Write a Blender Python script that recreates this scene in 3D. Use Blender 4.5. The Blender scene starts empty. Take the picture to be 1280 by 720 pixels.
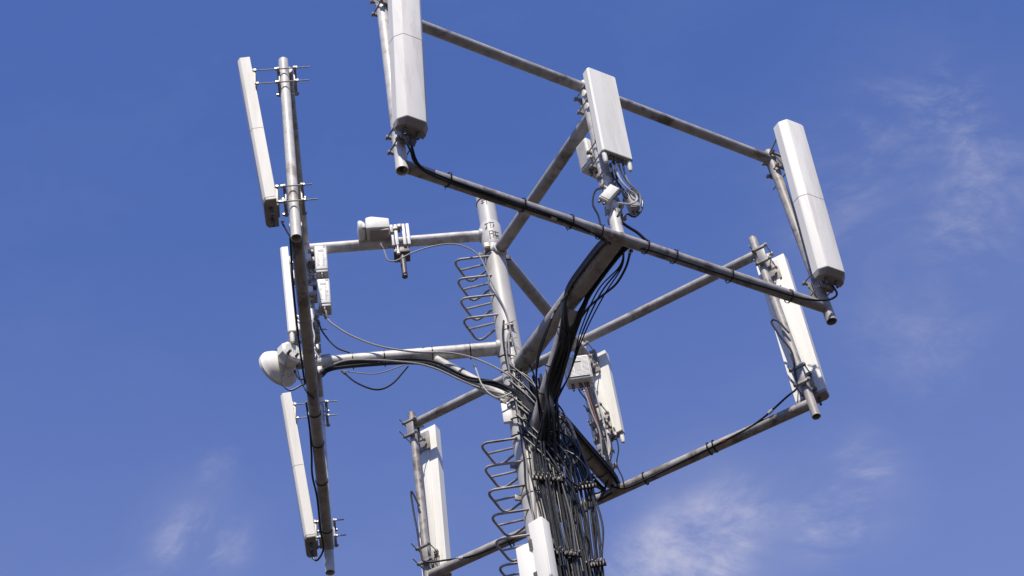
import bpy, bmesh, math, random
from mathutils import Vector, Matrix

random.seed(7)
SC = bpy.context.scene
COL = SC.collection
V = Vector

# ------------------------------------------------------------------ camera
# eye level is z = 0, the ground lies 1.6 m below; the mast stands on the z axis
cam_d = bpy.data.cameras.new('camera')
cam = bpy.data.objects.new('camera', cam_d)
COL.objects.link(cam)
fw = V((0.00603088, 0.68795384, 0.72572938))
rt = V((0.98611232, 0.11636235, -0.11850016))
up = V((0.16597022, -0.71636535, 0.67769799))
cam.matrix_world = Matrix(((rt.x, up.x, -fw.x, 0.0), (rt.y, up.y, -fw.y, -10.97636508),
                           (rt.z, up.z, -fw.z, 0.0), (0, 0, 0, 1)))
cam_d.sensor_width = 36.0
cam_d.lens = 2431.593 * 36.0 / 1280.0
cam_d.clip_start = 0.1
cam_d.clip_end = 5000
SC.camera = cam
SC.render.resolution_x, SC.render.resolution_y = 1024, 576

# ------------------------------------------------------------------ light
SUN_EL = math.radians(53.5)
SUN_DIR = V((0.0, -1.0, 0)).normalized() * math.cos(SUN_EL) + V((0, 0, math.sin(SUN_EL)))
sd = bpy.data.lights.new('sun', 'SUN')
sd.energy = 4.95
sd.angle = math.radians(0.5)
sd.color = (1.0, 0.925, 0.80)
so = bpy.data.objects.new('sun', sd)
so.rotation_euler = SUN_DIR.to_track_quat('Z', 'Y').to_euler()
so.location = (0, 0, 40)
COL.objects.link(so)

world = bpy.data.worlds.new('World')
SC.world = world
world.use_nodes = True
nt = world.node_tree
nt.nodes.clear()
N = nt.nodes.new
L = nt.links.new
out = N('ShaderNodeOutputWorld')
bg = N('ShaderNodeBackground')
bg.inputs['Strength'].default_value = 0.134
L(bg.outputs[0], out.inputs[0])
sky = N('ShaderNodeTexSky')
sky.sky_type = 'NISHITA'
sky.sun_disc = False
sky.sun_elevation = SUN_EL
sky.sun_rotation = math.atan2(SUN_DIR.x, SUN_DIR.y)
sky.altitude = 300
sky.air_density = 1.0
sky.dust_density = 0.1
sky.ozone_density = 2.2
tint = N('ShaderNodeMix'); tint.data_type = 'RGBA'; tint.blend_type = 'MULTIPLY'
tint.inputs[0].default_value = 1.0
L(sky.outputs[0], tint.inputs[6])
tint.inputs[7].default_value = (0.76, 0.86, 1.34, 1)
# thin cirrus, fixed to directions of the sky itself
tc = N('ShaderNodeTexCoord')
mp = N('ShaderNodeMapping'); mp.vector_type = 'POINT'
L(tc.outputs['Generated'], mp.inputs[0])
mp.inputs['Rotation'].default_value = (0.3, 0.5, 0.9)
mp.inputs['Scale'].default_value = (1.0, 2.2, 1.3)
nz = N('ShaderNodeTexNoise')
nz.inputs['Scale'].default_value = 8.0
nz.inputs['Detail'].default_value = 12.0
nz.inputs['Roughness'].default_value = 0.62
nz.inputs['Lacunarity'].default_value = 2.1
nz.inputs['Distortion'].default_value = 0.55
L(mp.outputs[0], nz.inputs[0])
nf = N('ShaderNodeTexNoise')
nf.inputs['Scale'].default_value = 34.0; nf.inputs['Detail'].default_value = 9.0
nf.inputs['Roughness'].default_value = 0.66; nf.inputs['Distortion'].default_value = 1.1
L(mp.outputs[0], nf.inputs[0])
nm = N('ShaderNodeMath'); nm.operation = 'MULTIPLY_ADD'
L(nf.outputs[0], nm.inputs[0]); nm.inputs[1].default_value = 0.34
ns = N('ShaderNodeMath'); ns.operation = 'SUBTRACT'; ns.inputs[1].default_value = 0.17
L(nz.outputs[0], ns.inputs[0]); L(ns.outputs[0], nm.inputs[2])
nr = N('ShaderNodeMapRange'); nr.interpolation_type = 'SMOOTHSTEP'
nr.inputs[1].default_value = 0.40; nr.inputs[2].default_value = 0.78
L(nm.outputs[0], nr.inputs[0])
acc = None
CLOUDS = [((0.076, 0.786, 0.614), 0.042, 1.3), ((0.050, 0.792, 0.608), 0.04, 1.0), ((0.100, 0.775, 0.625), 0.032, 0.9), ((0.146, 0.775, 0.614), 0.036, 1.0), ((0.165, 0.760, 0.628), 0.03, 0.8),
          ((0.238, 0.628, 0.742), 0.034, 0.75), ((0.250, 0.650, 0.718), 0.04, 0.55), ((0.233, 0.675, 0.700), 0.038, 0.65), ((0.200, 0.640, 0.742), 0.045, 0.4), ((0.17, 0.665, 0.726), 0.045, 0.4),
          ((0.204, 0.714, 0.669), 0.05, 0.35), ((-0.176, 0.745, 0.642), 0.028, 0.75), ((-0.160, 0.748, 0.642), 0.025, 0.6), ((-0.155, 0.725, 0.672), 0.02, 0.3), ((-0.215, 0.76, 0.61), 0.04, 0.4),
          ((-0.6, 0.5, 0.62), 0.3, 0.5), ((0.7, 0.35, 0.6), 0.25, 0.5), ((0.1, -0.8, 0.6), 0.35, 0.5)]
for d, rad, amt in CLOUDS:
    dv = V(d).normalized()
    ds = N('ShaderNodeVectorMath'); ds.operation = 'DISTANCE'
    nrm = N('ShaderNodeVectorMath'); nrm.operation = 'NORMALIZE'
    L(tc.outputs['Generated'], nrm.inputs[0])
    L(nrm.outputs[0], ds.inputs[0]); ds.inputs[1].default_value = dv
    m = N('ShaderNodeMapRange'); m.interpolation_type = 'SMOOTHERSTEP'
    m.inputs[1].default_value = 0.0; m.inputs[2].default_value = rad
    m.inputs[3].default_value = amt; m.inputs[4].default_value = 0.0
    L(ds.outputs['Value'], m.inputs[0])
    if acc is None:
        acc = m.outputs[0]
    else:
        a = N('ShaderNodeMath'); a.operation = 'ADD'; a.use_clamp = True
        L(acc, a.inputs[0]); L(m.outputs[0], a.inputs[1]); acc = a.outputs[0]
# the veil of thin high cloud thickens towards the horizon
sepz = N('ShaderNodeSeparateXYZ'); L(tc.outputs['Generated'], sepz.inputs[0])
veil = N('ShaderNodeMapRange'); veil.interpolation_type = 'SMOOTHSTEP'
veil.inputs[1].default_value = 0.56; veil.inputs[2].default_value = 0.80
veil.inputs[3].default_value = 0.135; veil.inputs[4].default_value = 0.0
L(sepz.outputs[2], veil.inputs[0])
base = N('ShaderNodeMath'); base.operation = 'ADD'; base.inputs[1].default_value = 0.03; base.use_clamp = True
L(acc, base.inputs[0])
cm = N('ShaderNodeMath'); cm.operation = 'MULTIPLY'
L(base.outputs[0], cm.inputs[0]); L(nr.outputs[0], cm.inputs[1])
cm2 = N('ShaderNodeMath'); cm2.operation = 'MULTIPLY'; cm2.inputs[1].default_value = 0.62
L(cm.outputs[0], cm2.inputs[0])
vs_ = N('ShaderNodeMath'); vs_.operation = 'ADD'; vs_.use_clamp = True
L(cm2.outputs[0], vs_.inputs[0])
lastv = veil.outputs[0]
for d, rad, amt in (((0.22, 0.66, 0.715), 0.13, 0.07), ((0.09, 0.782, 0.617), 0.075, 0.13), ((0.16, 0.768, 0.62), 0.06, 0.07), ((-0.17, 0.742, 0.648), 0.05, 0.07)):
    nrm = N('ShaderNodeVectorMath'); nrm.operation = 'NORMALIZE'; L(tc.outputs['Generated'], nrm.inputs[0])
    ds = N('ShaderNodeVectorMath'); ds.operation = 'DISTANCE'; ds.inputs[1].default_value = V(d).normalized(); L(nrm.outputs[0], ds.inputs[0])
    m = N('ShaderNodeMapRange'); m.interpolation_type = 'SMOOTHERSTEP'
    m.inputs[1].default_value = 0.0; m.inputs[2].default_value = rad; m.inputs[3].default_value = amt; m.inputs[4].default_value = 0.0
    L(ds.outputs['Value'], m.inputs[0])
    mm_ = N('ShaderNodeMath'); mm_.operation = 'MULTIPLY'; L(m.outputs[0], mm_.inputs[0])
    n2_ = N('ShaderNodeMapRange'); n2_.inputs[1].default_value = 0.3; n2_.inputs[2].default_value = 0.7; n2_.inputs[3].default_value = 0.5; n2_.inputs[4].default_value = 1.5
    L(nz.outputs[0], n2_.inputs[0]); L(n2_.outputs[0], mm_.inputs[1])
    a_ = N('ShaderNodeMath'); a_.operation = 'ADD'; L(lastv, a_.inputs[0]); L(mm_.outputs[0], a_.inputs[1]); lastv = a_.outputs[0]
L(lastv, vs_.inputs[1])
mix = N('ShaderNodeMix'); mix.data_type = 'RGBA'
L(vs_.outputs[0], mix.inputs[0])
L(tint.outputs[2], mix.inputs[6])
mix.inputs[7].default_value = (4.2, 4.2, 5.2, 1)
L(mix.outputs[2], bg.inputs[0])

vs = SC.view_settings
vs.view_transform = 'Standard'
vs.look = 'None'
vs.gamma = 1.0
vs.exposure = 0.1
vs.use_curve_mapping = False

# ------------------------------------------------------------------ materials
def mat(name, col, rough=0.5, metal=0.0, var=0.0, scale=6.0, dirt=None, dirt_amt=0.0, dirt_scale=3.0, bump=0.0, spec=0.5, stretch=(1, 1, 1)):
    m = bpy.data.materials.new(name); m.use_nodes = True
    t = m.node_tree; b = t.nodes['Principled BSDF']
    b.inputs['Roughness'].default_value = rough
    b.inputs['Metallic'].default_value = metal
    b.inputs['Specular IOR Level'].default_value = spec
    b.inputs['Base Color'].default_value = (*col, 1)
    if var or dirt:
        c = t.nodes.new('ShaderNodeTexCoord')
        mpn = t.nodes.new('ShaderNodeMapping'); mpn.inputs['Scale'].default_value = stretch
        t.links.new(c.outputs['Object'], mpn.inputs[0])
        n = t.nodes.new('ShaderNodeTexNoise'); n.inputs['Scale'].default_value = scale
        n.inputs['Detail'].default_value = 8; n.inputs['Roughness'].default_value = 0.65
        t.links.new(mpn.outputs[0], n.inputs[0])
        r = t.nodes.new('ShaderNodeMapRange')
        r.inputs[1].default_value = 0.3; r.inputs[2].default_value = 0.7
        r.inputs[3].default_value = 1 - var; r.inputs[4].default_value = 1 + var
        t.links.new(n.outputs[0], r.inputs[0])
        mul = t.nodes.new('ShaderNodeMix'); mul.data_type = 'RGBA'; mul.blend_type = 'MULTIPLY'
        mul.inputs[0].default_value = 1.0
        mul.inputs[6].default_value = (*col, 1)
        t.links.new(r.outputs[0], mul.inputs[7])
        last = mul.outputs[2]
        if dirt:
            n2 = t.nodes.new('ShaderNodeTexNoise'); n2.inputs['Scale'].default_value = dirt_scale
            n2.inputs['Detail'].default_value = 10; n2.inputs['Roughness'].default_value = 0.7
            t.links.new(mpn.outputs[0], n2.inputs[0])
            r2 = t.nodes.new('ShaderNodeMapRange'); r2.interpolation_type = 'SMOOTHSTEP'
            r2.inputs[1].default_value = 0.50; r2.inputs[2].default_value = 0.64
            r2.inputs[3].default_value = 0; r2.inputs[4].default_value = dirt_amt
            t.links.new(n2.outputs[0], r2.inputs[0])
            mx = t.nodes.new('ShaderNodeMix'); mx.data_type = 'RGBA'
            t.links.new(r2.outputs[0], mx.inputs[0])
            t.links.new(last, mx.inputs[6]); mx.inputs[7].default_value = (*dirt, 1)
            last = mx.outputs[2]
        t.links.new(last, b.inputs['Base Color'])
        rr = t.nodes.new('ShaderNodeMapRange')
        rr.inputs[3].default_value = max(0.05, rough - 0.12); rr.inputs[4].default_value = min(1, rough + 0.15)
        t.links.new(n.outputs[0], rr.inputs[0]); t.links.new(rr.outputs[0], b.inputs['Roughness'])
        if bump:
            bp = t.nodes.new('ShaderNodeBump'); bp.inputs['Strength'].default_value = bump
            bp.inputs['Distance'].default_value = 0.01
            t.links.new(n.outputs[0], bp.inputs['Height']); t.links.new(bp.outputs[0], b.inputs['Normal'])
    return m

MT = {
    'galv': mat('galvanised_steel', (0.36, 0.34, 0.315), 0.5, 0.0, 0.30, 10, (0.105, 0.075, 0.055), 0.85, 3.6, 0.08),
    'galv_pale': mat('pale_galvanised_steel', (0.60, 0.58, 0.55), 0.5, 0.0, 0.2, 9, (0.22, 0.175, 0.14), 0.7, 3.0, 0.06),
    'mast': mat('painted_mast_steel', (0.52, 0.51, 0.49), 0.5, 0.0, 0.10, 7, (0.30, 0.27, 0.24), 0.5, 2.6, 0.06, stretch=(1, 1, 0.45)),
    'dark': mat('dark_steel', (0.12, 0.11, 0.105), 0.5, 0.3, 0.25, 20),
    'rod': mat('zinc_rod', (0.36, 0.35, 0.33), 0.4, 0.5, 0.2, 30),
    'brk': mat('bracket_zinc', (0.30, 0.285, 0.265), 0.45, 0.15, 0.2, 22, (0.17, 0.13, 0.1), 0.6, 14),
    'radome': mat('radome_plastic', (0.64, 0.62, 0.57), 0.6, 0, 0.035, 5, (0.53, 0.50, 0.44), 0.5, 1.6, 0.0, 0.4, (5, 5, 0.35)),
    'white': mat('white_radome_plastic', (0.78, 0.765, 0.705), 0.55, 0, 0.035, 5, (0.60, 0.57, 0.50), 0.45, 1.6, 0.0, 0.4, (5, 5, 0.35)),
    'pale': mat('pale_radome_plastic', (0.75, 0.735, 0.685), 0.55, 0, 0.035, 5, (0.55, 0.52, 0.46), 0.5, 1.6, 0.0, 0.4, (5, 5, 0.35)),
    'cap': mat('grey_end_cap', (0.34, 0.315, 0.29), 0.5, 0, 0.08, 20),
    'seam': mat('seam_tape', (0.16, 0.15, 0.14), 0.6),
    'unit': mat('cast_white_housing', (0.70, 0.695, 0.68), 0.45, 0, 0.05, 12, (0.5, 0.47, 0.43), 0.4, 8),
    'unit_grey': mat('cast_grey_housing', (0.42, 0.41, 0.40), 0.5, 0, 0.08, 12),
    'print': mat('grey_print', (0.40, 0.40, 0.40), 0.6),
    'ink': mat('black_ink', (0.03, 0.028, 0.028), 0.6),
    'rubber': mat('black_cable_jacket', (0.011, 0.011, 0.011), 0.38, 0, 0.3, 30, spec=0.5),
    'rubber_grey': mat('weathered_cable_jacket', (0.032, 0.032, 0.034), 0.36, 0, 0.3, 25, spec=0.5),
    'wire_white': mat('pale_cable_jacket', (0.55, 0.53, 0.50), 0.4, 0, 0.1, 30),
    'wire_grey': mat('grey_cable_jacket', (0.30, 0.29, 0.28), 0.4, 0, 0.1, 30),
    'copper': mat('red_brown_boot', (0.20, 0.07, 0.04), 0.5),
    'yellow': mat('yellow_tape', (0.60, 0.42, 0.04), 0.5),
    'ground': mat('dry_ground', (0.042, 0.030, 0.020), 0.9, 0, 0.25, 0.5, (0.03, 0.035, 0.018), 0.7, 0.08, 0.2),
    'horizon_blocker': mat('dark_blocker_surface', (0.045, 0.05, 0.03), 0.95, 0, 0.4, 0.06, (0.03, 0.035, 0.02), 0.7, 0.03, 0.2),  # dark surface for the added ring that holds back low skylight
    'concrete': mat('concrete', (0.35, 0.34, 0.32), 0.85, 0, 0.15, 6),
}

# ------------------------------------------------------------------ mesh helpers
ORG = {}

def frame_from(axis, hint=None):
    a = axis.normalized()
    h = hint if hint is not None else (V((0, 0, 1)) if abs(a.z) < 0.9 else V((1, 0, 0)))
    x = (h - a * h.dot(a))
    if x.length < 1e-6:
        h = V((0, 1, 0)); x = h - a * h.dot(a)
    x.normalize()
    return x, a.cross(x), a

def smooth_path(pts, n=7):
    pts = [V(p) for p in pts]
    if len(pts) < 3:
        return pts
    res = []
    P = [pts[0] * 2 - pts[1]] + pts + [pts[-1] * 2 - pts[-2]]
    for i in range(1, len(P) - 2):
        p0, p1, p2, p3 = P[i - 1], P[i], P[i + 1], P[i + 2]
        k = max(2, min(n, int((p2 - p1).length / 0.02)))
        for j in range(k):
            t = j / k
            res.append(0.5 * ((2 * p1) + (p2 - p0) * t + (2 * p0 - 5 * p1 + 4 * p2 - p3) * t * t + (3 * p1 - p0 - 3 * p2 + p3) * t ** 3))
    res.append(pts[-1])
    return res

class MB:
    def __init__(self):
        self.b = bmesh.new()
        self.mi = 0
    def face(self, vs):
        try:
            f = self.b.faces.new(vs); f.material_index = self.mi; return f
        except ValueError:
            return None
    def tube(self, path, rad, seg=8, cap=(True, True)):
        path = [V(p) for p in path]
        n = len(path)
        rads = rad if isinstance(rad, (list, tuple)) else [rad] * n
        x = None; rings = []
        for i, p in enumerate(path):
            a = (path[min(i + 1, n - 1)] - path[max(i - 1, 0)])
            if a.length < 1e-9: a = V((0, 0, 1))
            x, y, a = frame_from(a, x)
            rings.append([self.b.verts.new(p + (x * math.cos(2 * math.pi * k / seg) + y * math.sin(2 * math.pi * k / seg)) * rads[i]) for k in range(seg)])
        for i in range(n - 1):
            for k in range(seg):
                self.face((rings[i][k], rings[i][(k + 1) % seg], rings[i + 1][(k + 1) % seg], rings[i + 1][k]))
        if cap[0]: self.face(rings[0][::-1])
        if cap[1]: self.face(rings[-1])
        return self
    def pipe(self, p0, p1, r, seg=20, wall=0.008, open0=True, open1=False, depth=0.4):
        """a round steel pipe; an open end shows its bore"""
        p0, p1 = V(p0), V(p1)
        self.tube([p0, p1], r, seg, (not open0, not open1))
        a = (p1 - p0).normalized()
        for on, p, d in ((open0, p0, a), (open1, p1, -a)):
            if not on: continue
            x, y, ax = frame_from(a)
            c = [(math.cos(2 * math.pi * k / seg), math.sin(2 * math.pi * k / seg)) for k in range(seg)]
            ro = [self.b.verts.new(p + (x * q[0] + y * q[1]) * r) for q in c]
            ri = [self.b.verts.new(p + (x * q[0] + y * q[1]) * (r - wall)) for q in c]
            rb = [self.b.verts.new(p + d * depth + (x * q[0] + y * q[1]) * (r - wall)) for q in c]
            for k in range(seg):
                j = (k + 1) % seg
                self.face((ro[k], ri[k], ri[j], ro[j]))
                self.face((ri[k], rb[k], rb[j], ri[j]))
            self.face(rb)
        return self
    def box(self, c, size, ax=None, bev=0.0, seg=2):
        c = V(c)
        X, Y, Z = ax if ax else (V((1, 0, 0)), V((0, 1, 0)), V((0, 0, 1)))
        sx, sy, sz = size[0] / 2, size[1] / 2, size[2] / 2
        vs = [self.b.verts.new(c + X * (sx * i) + Y * (sy * j) + Z * (sz * k)) for i in (-1, 1) for j in (-1, 1) for k in (-1, 1)]
        q = [(0, 1, 3, 2), (4, 6, 7, 5), (0, 4, 5, 1), (2, 3, 7, 6), (0, 2, 6, 4), (1, 5, 7, 3)]
        fs = [self.face([vs[i] for i in f]) for f in q]
        if bev:
            es = list({e for f in fs for e in f.edges})
            r = bmesh.ops.bevel(self.b, geom=es, offset=bev, segments=seg, affect='EDGES', profile=0.5)
            for f in r['faces']: f.material_index = self.mi
        return self
    def prism(self, sections, bev=0.0):
        """loft through a list of vertex loops"""
        rings = [[self.b.verts.new(p) for p in s] for s in sections]
        n = len(rings[0])
        fs = []
        for i in range(len(rings) - 1):
            for k in range(n):
                fs.append(self.face((rings[i][k], rings[i][(k + 1) % n], rings[i + 1][(k + 1) % n], rings[i + 1][k])))
        fs.append(self.face(rings[0][::-1])); fs.append(self.face(rings[-1]))
        if bev:
            es = list({e for f in fs if f for e in f.edges})
            r = bmesh.ops.bevel(self.b, geom=es, offset=bev, segments=2, affect='EDGES', profile=0.5)
            for f in r['faces']: f.material_index = self.mi
        return self
    def lathe(self, o, axis, prof, seg=28):
        o = V(o); x, y, a = frame_from(V(axis))
        rings = []
        for (r, h) in prof:
            if r < 1e-5: rings.append([self.b.verts.new(o + a * h)])
            else: rings.append([self.b.verts.new(o + a * h + (x * math.cos(2 * math.pi * k / seg) + y * math.sin(2 * math.pi * k / seg)) * r) for k in range(seg)])
        for i in range(len(rings) - 1):
            A, B = rings[i], rings[i + 1]
            for k in range(seg):
                j = (k + 1) % seg
                if len(A) == 1 and len(B) > 1: self.face((A[0], B[j], B[k]))
                elif len(B) == 1 and len(A) > 1: self.face((A[k], A[j], B[0]))
                elif len(A) > 1: self.face((A[k], A[j], B[j], B[k]))
        return self
    def build(self, name, m, parent=None, origin=None, angle=35):
        o = ORG[parent.name] if parent is not None else (V(origin) if origin is not None else V((0, 0, 0)))
        for v in self.b.verts: v.co -= o
        bmesh.ops.recalc_face_normals(self.b, faces=self.b.faces)
        me = bpy.data.meshes.new(name)
        self.b.to_mesh(me); self.b.free()
        for mm in (m if isinstance(m, (list, tuple)) else [m]): me.materials.append(MT[mm])
        me.polygons.foreach_set('use_smooth', [True] * len(me.polygons))
        me.set_sharp_from_angle(angle=math.radians(angle))
        ob = bpy.data.objects.new(name, me)
        COL.objects.link(ob)
        if parent is not None: ob.parent = parent
        else: ob.location = o
        ORG[ob.name] = o
        return ob

def tag(o, label, cat, group=None):
    o['label'] = label; o['category'] = cat
    if group: o['group'] = group
    return o

def thing(name, label, cat, loc, group=None):
    o = bpy.data.objects.new(name, None)
    o.empty_display_size = 0.1
    o.location = loc
    COL.objects.link(o)
    ORG[o.name] = V(loc)
    return tag(o, label, cat, group)

# sectors: outward direction, tangent, radius of the frame plane
SEC = {}
for s, az, R in (('A', 3.25809851, 1.578), ('B', -0.951202200, 1.6175), ('C', 1.16485115, 1.655)):
    SEC[s] = (V((math.cos(az), math.sin(az), 0)), V((-math.sin(az), math.cos(az), 0)), R)
UP = V((0, 0, 1))
def sp(s, r, t, z):
    o, tt, R = SEC[s]
    return o * (R + r) + tt * t + UP * z
def arm_pt(s, d, t, z):
    o, tt, R = SEC[s]
    return o * d + tt * t + UP * z

# ------------------------------------------------------------------ ground
g = MB()
g.prism([[V((math.cos(a) * 900, math.sin(a) * 900, z)) for a in [i * math.pi / 24 for i in range(48)]] for z in (-1.9, -1.6)])
go = g.build('ground', 'ground'); go['kind'] = 'structure'

# added ring round the horizon, below the frame, blocking the bright low sky
hb = MB()
NH = 96
rings = []
for (rad, f) in ((260, 0.0), (330, 0.45), (430, 0.85), (560, 1.0), (850, 0.2)):
    ring_ = []
    for i in range(NH):
        a = 2 * math.pi * i / NH
        h = 105 + 18 * math.sin(3 * a + 0.6) + 12 * math.sin(7 * a + 2.0) + 6 * math.sin(17 * a) + random.uniform(-3, 3)
        ring_.append(hb.b.verts.new((rad * math.cos(a), rad * math.sin(a), -1.75 + h * f)))
    rings.append(ring_)
for q in range(len(rings) - 1):
    for i in range(NH):
        hb.face((rings[q][i], rings[q][(i + 1) % NH], rings[q + 1][(i + 1) % NH], rings[q + 1][i]))
ho = hb.build('horizon_blocker', 'horizon_blocker', angle=180); ho['kind'] = 'structure'

# ------------------------------------------------------------------ mast
mast = thing('mast', 'tall pale grey steel mast pole with step loops on its left side', 'mast', (0, 0, -1.6))
def mast_r(z):
    return 0.082 if z > 12.32 else (0.087 if z > 12.1 else 0.087 + (12.1 - z) * 0.0075)
m = MB()
zs = [-1.58, 2, 5, 7, 8, 9, 9.8, 10.4, 11, 11.5, 12.1]
m.tube([V((0, 0, z)) for z in zs], [mast_r(z) for z in zs], 40, (True, True))
m.build('lower_pole', 'mast', mast)
m = MB()
m.tube([V((0, 0, 12.08)), V((0, 0, 12.10)), V((0, 0, 12.35)), V((0, 0, 12.37))], [0.088, 0.0915, 0.0915, 0.083], 40)
m.build('sleeve', 'mast', mast)
m = MB(); m.pipe(V((0, 0, 12.36)), V((0, 0, 12.78)), 0.081, 40, 0.006, False, True, 0.2)
m.build('top_pole', 'mast', mast)
m = MB(); m.lathe((0, 0, 12.66), UP, [(0.081, 0), (0.0855, 0.001), (0.0855, 0.013), (0.081, 0.014)], 40); m.build('strap', 'dark', mast)
for z in (11.98, 10.28, 9.62, 9.30, 8.4):
    r = mast_r(z)
    m = MB(); m.lathe((0, 0, z), UP, [(r, 0), (r + 0.006, 0.001), (r + 0.006, 0.024), (r, 0.025)], 40)
    for a in (200, 20):
        d = V((math.cos(math.radians(a)), math.sin(math.radians(a)), 0)); e = UP.cross(d)
        m.box(d * (r + 0.025) + UP * (z + 0.012), (0.05, 0.02, 0.05), (d, e, UP), 0.003)
    m.build('collar', 'brk' if z < 11 else 'dark', mast)
m = MB(); m.tube([V((0, 0, -1.6)), V((0, 0, -1.56))], 0.4, 40); m.build('base_plate', 'galv', mast)
# stencilled marks
def strokes(name, a0, z0, sc, lines):
    m = MB()
    for (x0, y0, x1, y1) in lines:
        pts = []
        for i in range(4):
            f = i / 3
            u, w = (x0 + (x1 - x0) * f) * sc, (y0 + (y1 - y0) * f) * sc
            z = z0 + w; r = (0.0915 if 12.08 < z < 12.36 else (0.081 if z >= 12.36 else mast_r(z))) + 0.0012
            if abs(z - 12.666) < 0.012: r = 0.087
            a = a0 + u / r
            pts.append((r, a, z))
        for i in range(3):
            (r0, A0, z0_), (r1, A1, z1_) = pts[i], pts[i + 1]
            p = V((r0 * math.cos(A0), r0 * math.sin(A0), z0_)); q = V((r1 * math.cos(A1), r1 * math.sin(A1), z1_))
            n = V((math.cos((A0 + A1) / 2), math.sin((A0 + A1) / 2), 0)); d = (q - p)
            if d.length < 1e-6: continue
            dn = d.normalized(); w_ = n.cross(dn)
            m.box((p + q) / 2, (d.length + 0.002, 0.007, 0.0022), (dn, w_, dn.cross(w_)))
    return m.build(name, 'ink', mast)
A_ = math.radians(-85)
strokes('stencil_mark', A_, 12.65, 1.0, [(-.035, -.06, -.035, .07), (0, -.075, 0, .08), (-.05, .02, .04, .02), (-.045, -.02, .05, -.02), (.03, -.03, .03, .04), (-.05, -.045, -.02, -.045)])
strokes('stencil_mark', A_ + 0.0, 12.27, 1.0, [(-.035, -.02, -.035, .05), (-.05, .045, -.02, .045), (0, -.02, 0, .065), (-.015, .05, .03, .05), (.02, -.01, .03, .03), (-.05, -.02, -.035, .01)])
strokes('stencil_mark', A_ + 0.12, 12.17, 1.0, [(-.03, -.05, -.03, .045), (-.03, .045, .0, .045), (-.03, .01, 0, .01), (0, -.04, 0, .045), (.02, -.05, .02, .04), (.0, .03, .05, .03), (.005, -.01, .05, -.01), (.02, -.01, .05, -.05)])
# step loops
def round_poly(P, rr, n=5):
    res = [P[0]]
    for i in range(1, len(P) - 1):
        a = P[i] + (P[i - 1] - P[i]).normalized() * rr; b = P[i] + (P[i + 1] - P[i]).normalized() * rr
        for j in range(n + 1):
            t = j / n
            res.append(a * (1 - t) ** 2 + P[i] * 2 * t * (1 - t) + b * t * t)
    res.append(P[-1])
    return res
def step_loop(z):
    m = MB()
    r = mast_r(z) - 0.004
    P = [V((-0.55 * r, -0.83 * r, z)), V((-0.352, -0.095, z)), V((-0.245, 0.205, z)), V((-0.70 * r, 0.70 * r, z))]
    m.tube(round_poly(P, 0.085, 8), 0.0098, 10)
    m.tube([V((-0.306, 0.035, z)), V((-0.95 * r, 0.15 * r, z))], 0.0085, 8)
    return m.build('step_loop', 'galv', mast)
for k in range(4): step_loop(11.93 - 0.236 * k)
for k in range(9): step_loop(9.86 - 0.236 * k)
# cable tray clips on the mast front
for z in (11.05, 10.86, 10.66, 10.46, 10.12, 9.9):
    m = MB(); r = mast_r(z)
    m.box((0.02 + random.uniform(-.03, .03), -r - 0.012, z), (0.055, 0.03, 0.03), None, 0.004)
    m.tube([V((-0.02, -r - 0.02, z)), V((0.07, -r - 0.035, z + 0.02))], 0.004, 6)
    m.build('cable_clip', 'brk', mast)
m = MB(); m.box((-0.105, -0.075, 10.14), (0.075, 0.03, 0.2), None, 0.004); m.box((-0.085, -0.09, 10.2), (0.03, 0.04, 0.04), None, 0.004)
m.build('bracket_plate', 'unit', mast)
m = MB(); m.box((-0.05, -0.1, 12.02), (0.05, 0.04, 0.07), None, 0.004); m.tube([V((-.07, -.12, 12.0)), V((-.02, -.12, 12.0))], 0.006, 6); m.build('bracket_plate', 'brk', mast)

# ------------------------------------------------------------------ antenna frames
def flange(m, c, axis, r, w=0.012):
    m.lathe(c, axis, [(r, -w), (r + 0.006, -w), (r + 0.006, w), (r, w)], 20)

FR = {
    # pipes: t bottom, t top, z bottom, z top, radius
    'A': dict(label='left antenna frame seen edge on with its three mounting pipes', mat='galv', top=(12.36, 12.28), bot=(10.52, 10.52),
              pipes=[(1.80, 1.80, 10.37, 12.48, 0.039, 0.0, 0.022), (0.0, 0.0, 10.6, 12.42, 0.036), (-1.80, -1.79, 10.26, 12.30, 0.040)],
              ua=(12.265, 0.048), la=(10.905, 0.056), lar=0.0, brace=((0.60, 10.83), (0.05, 10.31), 0.043)),
    'B': dict(label='nearest antenna frame spanning upper right of the mast with arms carrying black cables', mat='galv', top=(12.36, 12.32), bot=(10.49, 10.53),
              pipes=[(-1.81, -1.81, 10.43, 12.42, 0.045), (-0.02, 0.0, 10.53, 12.40, 0.046), (1.88, 1.82, 10.38, 12.42, 0.042)],
              ua=(11.99, 0.052), la=(10.61, 0.074), lar=-0.03, brace=((0.86, 10.50), (0.05, 9.80), 0.055)),
    'C': dict(label='far antenna frame spanning lower right behind the mast below the others', mat='galv', top=(12.34, 12.35), bot=(10.50, 10.56),
              pipes=[(-1.83, -1.77, 10.35, 12.56, 0.037), (0.0, 0.01, 10.50, 12.40, 0.036), (1.82, 1.81, 10.5, 12.48, 0.036)],
              ua=(12.13, 0.054), la=(10.635, 0.062), lar=0.0, brace=((0.9, 10.55), (0.05, 9.9), 0.045)),
}
FRAME = {}
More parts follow.
